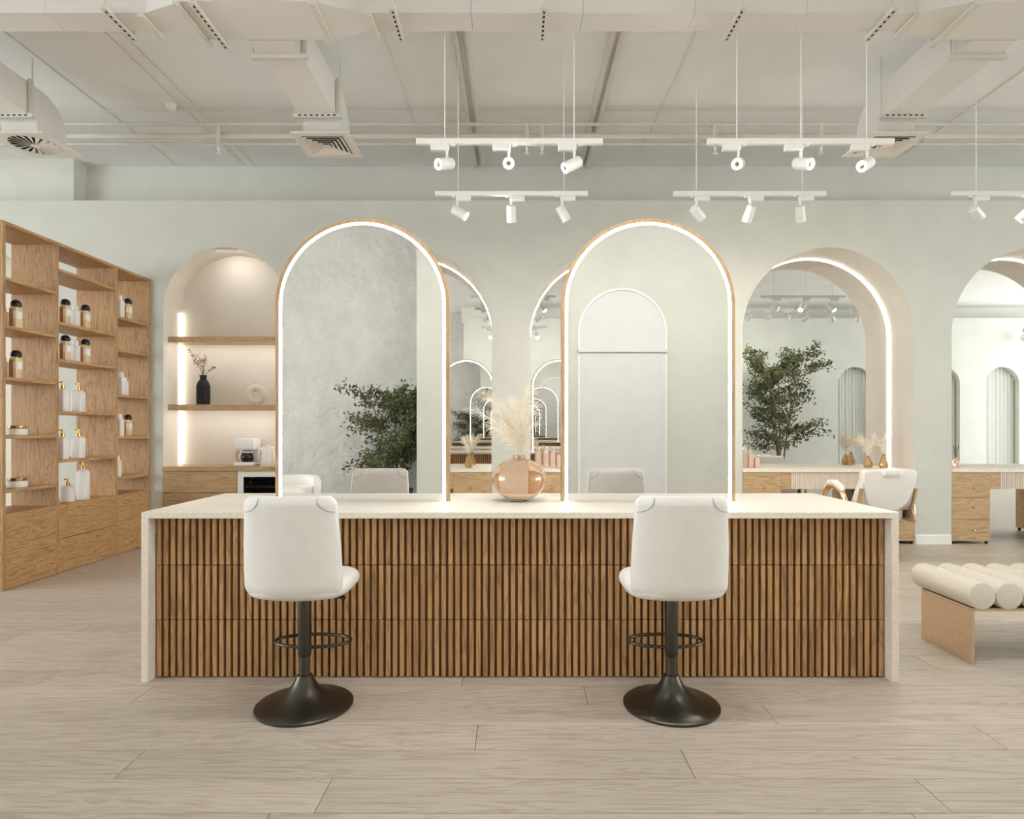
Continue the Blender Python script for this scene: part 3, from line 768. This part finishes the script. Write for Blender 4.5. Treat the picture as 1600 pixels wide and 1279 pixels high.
def pillow(outline, y0, y1, r, lean):
    m = MB(); cxx = sum(p[0] for p in outline)/len(outline); czz = sum(p[1] for p in outline)/len(outline); n = len(outline)
    rings = [(y0, r), (y0+r*.3, r*.3), (y0+r, 0), (y1-r, 0), (y1-r*.3, r*.3), (y1, r)]
    for y, ins in rings:
        for x, z in outline:
            d = math.hypot(x-cxx, z-czz); k = (d-ins)/d
            zz = czz+(z-czz)*k; m.v.append((cxx+(x-cxx)*k, y+lean*(zz), zz))
    for j in range(len(rings)-1):
        for i in range(n): m.f.append((j*n+i, j*n+(i+1) % n, (j+1)*n+(i+1) % n, (j+1)*n+i))
    m.f += [tuple(range(n)), tuple(range(len(rings)*n-1, (len(rings)-1)*n-1, -1))]
    return m
O('backrest', pillow(shield, -.05, .05, .02, -.18), 'chair_white', sc_, (0, -.25, .45), smooth=True)
O('head_cushion', MB().rbox(-.08, .08, -.02, .07, -.045, .022, .018, 3), 'chair_white', sc_, (0, -.38, .815), smooth=True)
for s_ in (-1, 1):
    ar = O('arm', MB().tube([(s_*.285, .22, .36), (s_*.3, .225, .5), (s_*.3, .21, .58), (s_*.3, .14, .645), (s_*.3, .02, .65), (s_*.3, -.1, .61), (s_*.3, -.17, .52), (s_*.29, -.2, .42)], [.018, .02, .024, .026, .026, .026, .024, .02], 10), 'gold', sc_, smooth=True)
    O('arm_pad', MB().tube([(s_*.3, .2, .625), (s_*.3, .13, .675), (s_*.3, .02, .683), (s_*.3, -.08, .65), (s_*.3, -.12, .615)], [.018, .03, .032, .03, .018], 10), 'chair_white', ar, smooth=True)
    O('side_plate', MB().prismx([(-.33, .36), (.2, .36), (.2, .44), (-.22, .46), (-.3, .66), (-.335, .66), (-.27, .46)], s_*.24-.008, s_*.24+.008), 'gold', sc_)
for s_ in (-1, 1):
    m = MB(); xi, xo_ = sorted((s_*.165, s_*.228))
    m.prismx([(-.352, .80), (-.31, .815), (-.10, .50), (-.12, .45), (-.21, .46), (-.27, .52)], xi, xo_)
    O('side_bolster', m, 'chair_white', sc_, smooth=True)
O('footrest', MB().tube([(-.15, .1, .3), (-.15, .34, .14), (.15, .34, .14), (.15, .1, .3)], .013, 8), 'gold', sc_, smooth=True)

# ------------------------------------------------------------------ bolster bench
bn = E('bolster_bench', (2.85, 3.44, 0), 'low copper bench topped with cream bolster rolls at right', 'bench')
bx0, bx1 = 2.304-2.85, 3.42-2.85
O('bench_plate', MB().rbox(bx0, bx1, -.203, .203, .27, .284, .001), 'copper', bn)
for a in (bx0, bx1-.014): O('leg_panel', MB().rbox(a, a+.014, -.203, .203, 0, .2698, .001), 'copper', bn)
rl = MB().lathe([(0, 0), (.058, 0), (.066, .004), (.0685, .012), (.0685, .47), (.066, .478), (.058, .482), (0, .482)], 40).mesh('bolster', 'bolster_fabric', True)
for i in range(8): L('bolster', rl, bn, (bx0+.03+i*.1372, -.238, .353), (-PI/2, 0, 0))

# ------------------------------------------------------------------ track lights
def aim(d):
    return Vector(d).normalized().to_track_quat('Z', 'Y').to_euler()
head_me = MB().lathe([(0, 0), (.03, 0), (.036, .006), (.0365, .125), (.033, .127), (.031, .118), (.0, .118)], 28).mesh('head', 'white_metal', True)
lens_me = MB().lathe([(.011, 0), (.031, 0), (.031, .001), (.011, .001)], 24, caps=False).mesh('lens', 'lamp_lens')
core_me = MB().lathe([(0, 0), (.017, 0), (.017, .002), (.012, .004), (.005, .006), (0, .006)], 20).mesh('lens_core', 'lamp_core', True)
def track(x0, y, z, heads, cords, label, flip, watt=SPOT_W, tint=SPOT_COL):
    t = E('track_light', (x0+.6, y, z), label, 'light', 'white track lights hung from the ceiling')
    O('rail', MB().rbox(-.6, .6, -.018, .018, -.036, 0, .003), 'white_metal', t)
    for X in cords: O('cord', MB().cyl((X-x0-.6, 0, 0), (X-x0-.6, 0, ZC-z), .0035, n=8), 'white_metal', t)
    for X, d in heads:
        lx = X-x0-.6; s_ = -1 if flip else 1
        sp = O('adapter', MB().rbox(min(lx-.105*s_, lx+.012*s_), max(lx-.105*s_, lx+.012*s_), -.017, .017, -.076, -.036, .004).cyl((lx+.035*s_, 0, -.045), (lx+.035*s_, 0, -.036), .016, n=14), 'white_metal', t)
        O('stem', MB().cyl((lx, 0, -.076), (lx, 0, -.13), .0085, n=12), 'white_metal', sp, smooth=True)
        dv_ = Vector(d).normalized(); piv = Vector((lx, 0, -.158)); st = piv-dv_*.045
        e = aim(d)
        L('head', head_me, sp, st, e)
        L('lens', lens_me, sp, st+dv_*.1205, e)
        L('lens_core', core_me, sp, st+dv_*.1225, e)
        l = bpy.data.lights.new('spot_bulb', 'AREA'); l.shape = 'DISK'; l.size = .058; l.spread = math.radians(150); l.energy = watt; l.color = tint
        lo = bpy.data.objects.new('spot_bulb', l); COL.objects.link(lo); lo.parent = t; lo.location = st+dv_*.1225
        lo.rotation_euler = dv_.to_track_quat('-Z', 'Y').to_euler()
    return t
ZT = 3.055
track(-.645, 4.124, ZT, [(-.447, (-.62, -.72, -.35)), (-.05, (0, -.93, -.36)), (.373, (-.78, -.35, -.5))], (-.462, .371), 'near track light on the left, hung higher in view with glowing heads', False)
track(-.64, 5.04, ZT, [(-.464, (.78, -.12, -.48)), (-.04, (.02, .45, -.88)), (.358, (.5, .25, -.8))], (-.459, .373), 'far track light on the left, hung just above the desk mirrors', True, 7.5, (1, .91, .77))
track(1.229, 4.124, ZT, [(1.431, (-.4, -.82, -.38)), (1.831, (.4, -.82, -.38)), (2.26, (-.72, -.55, -.45))], (1.42, 1.831, 2.256), 'near track light on the right beside the square grille', False)
track(1.235, 5.04, ZT, [(1.417, (.65, .45, -.5)), (1.84, (-.2, .5, -.85)), (2.234, (.3, .5, -.85))], (1.417, 2.25), 'far track light on the right above the niche mirror', True, 6.5, (1, .91, .77))
track(3.43, 5.04, ZT, [(3.615, (.72, .35, -.45)), (4.03, (-.5, .4, -.6)), (4.43, (.3, .4, -.6))], (3.62, 4.45), 'far track light cut off by the right edge', True, 1.3)
track(4.30, 4.124, ZT, [(4.5, (-.6, -.5, -.5)), (4.9, (.5, -.6, -.5)), (5.3, (.2, -.6, -.5))], (4.5, 5.3), 'near track light beyond the right edge, seen in the niche mirror', False, 3.2)
track(-.645, 2.30, ZT, [(-.447, (-.35, .55, -.8)), (-.05, (0, .6, -.8)), (.373, (.2, .6, -.8))], (-.462, .371), 'front track light above the stools, seen only in mirrors', False)
track(1.229, 2.30, ZT, [(1.431, (-.3, .6, -.8)), (1.831, (.2, .55, -.8)), (2.26, (.4, .5, -.8))], (1.42, 2.256), 'front track light above the bench, seen only in mirrors', False)

for X, lb in ((-3.4, 'added wall washer track over the rough plaster alcove'), (-.645, 'added wall washer track between the plaster alcove and the white door'), (1.6, 'added wall washer track before the white door'), (4.6, 'added wall washer track before the potted tree')):
    track(X, .9, 3.62, [(X+.2, (-.1, -.8, -.55)), (X+.6, (0, -.8, -.6)), (X+1.0, (.1, -.8, -.55))], (X+.2, X+1.0), lb, False, 8.2)  # tracks added to bounce light off the wall behind the camera
# ------------------------------------------------------------------ ducts
def duct_section(m, pts0, pts1):
    """box between two rectangles (x, ynear, yfar, z0, z1)"""
    vs = []
    for x, a, b, z0, z1 in (pts0, pts1): vs += [(x, a, z0), (x, b, z0), (x, b, z1), (x, a, z1)]
    m.add(vs, [(0, 1, 5, 4), (1, 2, 6, 5), (2, 3, 7, 6), (3, 0, 4, 7), (0, 3, 2, 1), (4, 5, 6, 7)])
ZD0, ZD1 = 3.70, 4.02
md = E('air_duct', (0, 3.95, ZD0), 'long white rectangular air duct crossing under the ceiling', 'duct')
def dp(x, wide): return (x, (3.76 if wide else 3.864)-3.95, (4.133 if wide else 4.045)-3.95, 0, ZD1-ZD0)
xs = [(-8.0, 0), (-4.55, 0), (-4.42, 1), (-3.66, 1), (-3.45, 0), (-2.24, 0), (-1.97, 1), (-1.2, 1), (-.95, 0), (2.43, 0), (2.69, 1), (3.55, 1), (3.8, 0), (9, 0)]
for (a, wa), (b, wb_) in zip(xs, xs[1:]):
    m = MB(); duct_section(m, dp(a, wa), dp(b, wb_))
    if wa and wb_:
        O('duct_box', m, 'duct_paint', md)
        O('duct_spur', MB().box((a+b)/2-.2, (a+b)/2+.2, -.55, -.19, 0, .3), 'duct_paint', md)
    elif wa != wb_: O('duct_taper', m, 'duct_paint', md)
    else:
        n = max(1, int((b-a)/.6)); w = (b-a)/n
        for i in range(n):
            m = MB(); duct_section(m, dp(a+i*w+.001, 0), dp(a+(i+1)*w-.001, 0)); O('duct_length', m, 'duct_paint', md)
strut_smooth = lambda m, y0, y1: m.box(-.02, .02, y0, y1, -.022, 0)
for X, y0, y1, perf in ((-2.45, 3.79, 4.11, 1), (-2.27, 3.86, 4.09, 0), (-2.0, 3.75, 4.18, 0), (-1.9, 3.74, 4.2, 1), (-1.2, 3.75, 4.18, 0), (-.89, 3.86, 4.08, 0), (-.74, 3.79, 4.11, 1),
                        (.165, 3.79, 4.11, 1), (1.345, 3.79, 4.11, 1), (2.25, 3.79, 4.11, 1), (2.42, 3.86, 4.09, 0), (2.71, 3.75, 4.18, 0)):
    lx = X; m = MB(); m.rbox(lx-.019, lx+.019, y0-3.95, y1-3.95, -.024, -.001, .002)
    hg = O('hanger_rail', m, 'pipe_paint', md)
    if perf:
        sl = MB(); n = int((y1-y0)/.045)
        for i in range(n):
            yy = y0-3.95+.02+i*.045; sl.box(lx-.006, lx+.006, yy, yy+.024, -.0248, -.022)
        O('slots', sl, 'dark_void', hg, kind='stuff')
    else:
        O('rail_lip', MB().box(lx-.004, lx+.004, y0-3.95+.01, y1-3.95-.01, -.028, -.024), 'pipe_paint', hg)
    for yy in (y0-3.95+.012, y1-3.95-.012):
        if perf or yy > 0: O('hanger_rod', MB().cyl((lx, yy, -.03), (lx, yy, ZC-ZD0), .005, n=8), 'pipe_paint', hg)
def branch(X, label, round_):
    t = E('branch_duct', (X, 5.387, 3.568), label, 'duct', 'branch ducts with ceiling grilles')
    z0, z1 = ZD0-3.568, 3.96-3.568; w = .147
    yy = lambda y: y-5.387
    prof = [(yy(4.14), z0), (yy(5.17), z0), (yy(5.21), z0-.02), (yy(5.22), z0-.1), (yy(5.55), z0-.1), (yy(5.55), z0)]
    for i in range(9):
        a = PI/2*i/8; prof.append((yy(5.25)+.30*math.cos(a), z0+(z1-z0)*math.sin(a)))
    prof.append((yy(4.14), z1))
    O('duct_body', MB().prismx(prof, -w, w), 'duct_paint', t, smooth=True)
    # hanger
    for yb2, zr in ((yy(4.30), z0), (yy(5.12), z0)):
        hr = O('hanger_rail', MB().rbox(-w-.045, w+.045, yb2-.02, yb2+.02, zr-.03, zr-.001, .002), 'pipe_paint', t)
        for s_ in (-1, 1):
            O('hanger_rod', MB().cyl((s_*(w+.03), yb2, zr-.03), (s_*(w+.03), yb2, ZC-3.568), .005, n=8), 'pipe_paint', hr)
        O('hanger_bracket', MB().rbox(w+.003, w+.028, yb2-.02, yb2+.02, zr, zr+.28, .002), 'pipe_paint', hr)
        if yb2 > yy(5):
            sl = MB()
            for i in range(7): sl.box(-.15+i*.046, -.15+i*.046+.024, yb2-.0208, yb2-.018, zr-.02, zr-.01)
            O('slots', sl, 'dark_void', hr, kind='stuff')
    g = O('collar', MB().box(-.15, .15, -.15, .15, .016, .034), 'duct_paint', t)
    h = .235
    if not round_:
        O('backing', MB().box(-.19, .19, -.19, .19, .006, .015), 'dark_void', t)
        def sq(o0, o1, za, zb, th=.004):
            m = MB(); A = [(-1, -1), (1, -1), (1, 1), (-1, 1)]
            for (a, z) in ((o0, za), (o1, zb), (o1, zb+th), (o0, za+th)): m.v += [(a*x, a*y, z) for x, y in A]
            for q in range(4):
                for i in range(4): m.f.append((q*4+i, q*4+(i+1) % 4, ((q+1) % 4)*4+(i+1) % 4, ((q+1) % 4)*4+i))
            return m
        O('grille_frame', sq(h, .17, 0, 0, .012), 'grille_paint', t)
        for o0 in (.165, .13, .095, .06): O('louvre', sq(o0, o0-.028, -.008, .006, .003), 'grille_paint', t)
        O('louvre', MB().box(-.028, .028, -.028, .028, -.008, -.004), 'grille_paint', t)
    else:
        O('backing', MB().cyl((0, 0, .006), (0, 0, .012), .19, n=40), 'dark_void', t)
        m = MB(); n = 48
        ring = [(.185*math.cos(2*PI*i/n), .185*math.sin(2*PI*i/n)) for i in range(n)]
        def sqp(a):
            c, s_ = math.cos(a), math.sin(a); k = h/max(abs(c), abs(s_)); return (c*k, s_*k)
        sqr = [sqp(2*PI*i/n) for i in range(n)]
        for z in (0, .012): m.v += [(x, y, z) for x, y in ring]+[(x, y, z) for x, y in sqr]
        for i in range(n):
            j = (i+1) % n
            m.f += [(i, j, n+j, n+i), (2*n+i, 2*n+j, 3*n+j, 3*n+i), (i, j, 2*n+j, 2*n+i), (n+i, n+j, 3*n+j, 3*n+i)]
        O('grille_plate', m, 'grille_paint', t)
        for i in range(20):
            a = 2*PI*i/20; c, s_ = math.cos(a), math.sin(a); c2, s2 = math.cos(a+.19), math.sin(a+.19)
            O('vane', MB().add([(.03*c, .03*s_, .004), (.183*c, .183*s_, .003), (.183*c2, .183*s2, -.004), (.03*c2, .03*s2, -.004),
                                (.03*c, .03*s_, .0055), (.183*c, .183*s_, .0045), (.183*c2, .183*s2, -.0025), (.03*c2, .03*s2, -.0025)],
                               [(0, 1, 2, 3), (7, 6, 5, 4), (0, 4, 5, 1), (1, 5, 6, 2), (2, 6, 7, 3), (3, 7, 4, 0)]), 'grille_paint', t)
        O('hub', MB().cyl((0, 0, -.006), (0, 0, .004), .034, n=20), 'grille_paint', t)
    return t
branch(-1.59, 'branch duct left of centre ending in a square louvred grille', False)
branch(3.095, 'branch duct on the right ending in a square louvred grille', False)
branch(-4.05, 'branch duct at the far left with a round swirl grille', True)

# ------------------------------------------------------------------ pipes, cables, sprinklers
YP = 5.93
O('sprinkler_pipe', MB().cyl((XL+.01, YP, 4.006), (XR-.01, YP, 4.006), .015, n=14), 'pipe_paint', smooth=True, label='thin upper white pipe running along the back ceiling', cat='pipe')
O('water_pipe', MB().cyl((XL+.01, YP+.06, 3.922), (XR-.01, YP+.06, 3.922), .027, n=16), 'pipe_paint', smooth=True, label='thicker lower white pipe running along the back ceiling', cat='pipe')
O('conduit', MB().cyl((XL+.01, YP+.12, 3.875), (XR-.01, YP+.12, 3.875), .012, n=12), 'pipe_paint', smooth=True, label='slim conduit just under the thicker back pipe', cat='conduit')
O('ceiling_cable', MB().cyl((XL+.01, 5.9, 4.115), (XR-.01, 5.9, 4.115), .005, n=8), 'pipe_paint', label='thin cable strung sideways above the back pipes', cat='cable')
for X, y0, y1, lb in ((-3.82, 2.5, 7.2, 'leftmost thin cable running back along the ceiling'), (-3.07, 2.5, 7.2, 'left of the paired thin ceiling cables'), (-2.95, 2.5, 7.2, 'right of the paired thin ceiling cables'),
                  (-.99, 4.3, 6.9, 'thin ceiling cable left of the twin conduits'), (1.335, 4.3, 6.9, 'thin ceiling cable right of the twin conduits'), (4.19, 4.3, 6.9, 'rightmost thin cable running back along the ceiling')):
    O('ceiling_cable', MB().cyl((0, 0, 0), (0, y1-y0, 0), .003, n=8), 'pipe_paint', None, (X, y0, ZC-.004), label=lb, cat='cable')
for X, lb in ((-.46, 'first ceiling conduit from the left of the four'), (-.378, 'second ceiling conduit from the left of the four'), (.715, 'third ceiling conduit from the left of the four'), (.79, 'fourth ceiling conduit from the left of the four')):
    O('ceiling_conduit', MB().cyl((0, 0, 0), (0, 3.3, 0), .023, n=14), 'pipe_paint', None, (X, 3.9, ZC-.0245), smooth=True, label=lb, cat='conduit')
dn_ = ['leftmost sprinkler drop below the back pipe', 'left one of the twin centre sprinkler drops', 'right one of the twin centre sprinkler drops', 'sprinkler drop above the near right track light', 'sprinkler drop beside the right branch duct']
for X, lb in zip((-2.76, .095, .237, 1.84, 3.13-.02), dn_):
    if abs(X-3.11) < .01: X = 2.92-.1
    t = E('sprinkler_drop', (X, YP-.001, 3.76), lb, 'sprinkler', 'sprinkler drops')
    O('tee', MB().cyl((-.06, .001, .246), (.06, .001, .246), .022, n=14), 'pipe_paint', t, smooth=True)
    O('drop_pipe', MB().cyl((0, 0, .03), (0, 0, .24), .017, n=12), 'pipe_paint', t, smooth=True)
    O('sprinkler_head', MB().lathe([(0, -.03), (.022, -.03), (.022, -.026), (.006, -.024), (.006, .0), (.013, .005), (.013, .03), (0, .03)], 16), 'white_metal', t, smooth=True)
sd_ = E('smoke_detector', (-3.16, 5.86, ZC), 'small white detector box on the ceiling at left', 'detector')
O('base', MB().lathe([(0, -.01), (.05, -.01), (.05, 0), (0, 0)], 24), 'white_metal', sd_, smooth=True)
O('sensor', MB().lathe([(0, -.05), (.025, -.05), (.04, -.035), (.045, -.01), (0, -.01)], 24), 'white_metal', sd_, smooth=True)

# ------------------------------------------------------------------ plants behind the camera
def tree(name, loc, label, trunks, H, spread, nb, nl, seed, leaf=.045, lop=0, cat='tree', zlow=.35, xmax=9., ymin=-9.):
    rr = random.Random(seed)
    t = E(name, loc, label, cat)
    O('pot', MB().lathe([(0, 0), (.15, 0), (.17, .02), (.21, .34), (.22, .36), (.2, .36), (.19, .33), (0, .33)], 36), 'pot', t, smooth=True)
    O('soil', MB().cyl((0, 0, .331), (0, 0, .34), .19, n=28), 'soil', t)
    ends = []
    for k in range(trunks):
        a = 2*PI*k/trunks+rr.random(); tx, ty = math.cos(a)*spread*.35, math.sin(a)*spread*.25
        pts = [Vector((math.cos(a)*.04, math.sin(a)*.04, .33)), Vector((tx*.35, ty*.35, .33+(H-.33)*.3)), Vector((tx*.8, ty*.8, .33+(H-.33)*.62)), Vector((tx*1.2, ty, H*.92))]
        O('trunk', MB().tube(pts, [.02, .016, .011, .004], 8), 'bark', t, smooth=True)
        for b in range(nb):
            u = zlow+(1-zlow)*rr.random()
            f = u*3; i = min(2, int(f)); p = pts[i].lerp(pts[i+1], f-i)
            a2 = rr.uniform(0, 2*PI); ln = spread*rr.uniform(.35, .85)*(1.1-.55*u)
            e = p+Vector((math.cos(a2)*ln+lop*ln, math.sin(a2)*ln*.8, ln*rr.uniform(.1, .7)))
            e.x = min(e.x, xmax); e.y = max(e.y, ymin); mid = p.lerp(e, .5)+Vector((0, 0, .06))
            ends.append((p, mid, e))
    br = MB(); lv = MB()
    for p, mid, e in ends:
        br.tube([p, mid, e], [.006, .004, .0015], 5)
        for q in range(nl):
            u = .25+.8*rr.random(); c = p*(1-u)**2+mid*2*u*(1-u)+e*u*u
            c = c+Vector((rr.gauss(0, .05), rr.gauss(0, .05), rr.gauss(0, .05)))
            c.x = min(c.x, xmax+.02*rr.random()); c.y = max(c.y, ymin-.02*rr.random())
            d = Vector((rr.gauss(0, 1), rr.gauss(0, 1), rr.gauss(.2, .7))).normalized(); s2 = d.orthogonal().normalized()
            s2 = Matrix.Rotation(rr.uniform(0, 6.28), 3, d) @ s2; nrm = d.cross(s2)
            l = leaf*rr.uniform(.6, 1.2); w = l*.27
            lv.add([c, c+d*l*.5+s2*w+nrm*.004, c+d*l, c+d*l*.5-s2*w+nrm*.004, c+d*l*.5-nrm*.002], [(0, 1, 4), (1, 2, 4), (2, 3, 4), (3, 0, 4)])
    O('branches', br, 'bark', t)
    O('foliage', lv, 'leaf', t, kind='stuff')
tree('potted_bush', (-1.62, -1.82, 0), 'dark leafy bush before the rough plaster, seen in the mirror', 3, 1.72, .85, 20, 95, 11, .06, -.3, 'plant', .05, .24, -.40)
tree('potted_tree', (5.85, -.1, 0), 'tall leafy potted tree reflected in the niche mirror', 4, 2.95, 1.2, 24, 85, 5, .075, 0, 'tree', .12)
# tub chair behind the camera
tc_ = E('tub_chair', (-3.0, -1.5, 0), 'low white rounded chair reflected at the foliage mirror edge', 'chair')
m = MB(); n = 28
for i in range(n+1):
    a = PI*1.02+PI*.96*i/n
    for r, z in ((.42, .1), (.44, .5), (.40, .55), (.34, .53), (.33, .1)): m.v.append((r*math.cos(a), r*math.sin(a), z))
for i in range(n):
    for j in range(5): m.f.append((i*5+j, i*5+(j+1) % 5, i*5+5+(j+1) % 5, i*5+5+j))
m.f += [tuple(range(5)), tuple(range(n*5+4, n*5-1, -1))]
O('backrest', m, 'chair_white', tc_, smooth=True)
O('seat', MB().loft([(0, .03, .1, .31, .31, 3), (0, .03, .38, .32, .32, 3), (0, .03, .42, .3, .3, 3)], 32), 'chair_white', tc_, smooth=True)
for sx in (-1, 1):
    for sy in (-1, 1): O('leg', MB().cyl((sx*.24, sy*.2, 0), (sx*.24, sy*.2, .1), .018, n=10), 'gold', tc_)
gl = E('globe_lamp', (12.15, YF, 3.5), 'white globe wall lamp on a curved gold arm, seen in a mirror', 'lamp')
O('wall_plate', MB().cyl((0, 0, 0), (0, .02, 0), .06, n=20), 'gold', gl)
O('arm', MB().tube([(0, .02, 0), (-.02, .12, .04), (-.12, .2, .03), (-.19, .22, -.1)], .008, 8), 'gold', gl, smooth=True)
O('globe', MB().loft([(-.19, .22, -.2+.1*math.sin(-PI/2+PI*i/12)-.0, max(.002, .1*math.cos(-PI/2+PI*i/12)), max(.002, .1*math.cos(-PI/2+PI*i/12)), 2) for i in range(13)], 24), 'white_ceramic', gl, smooth=True)
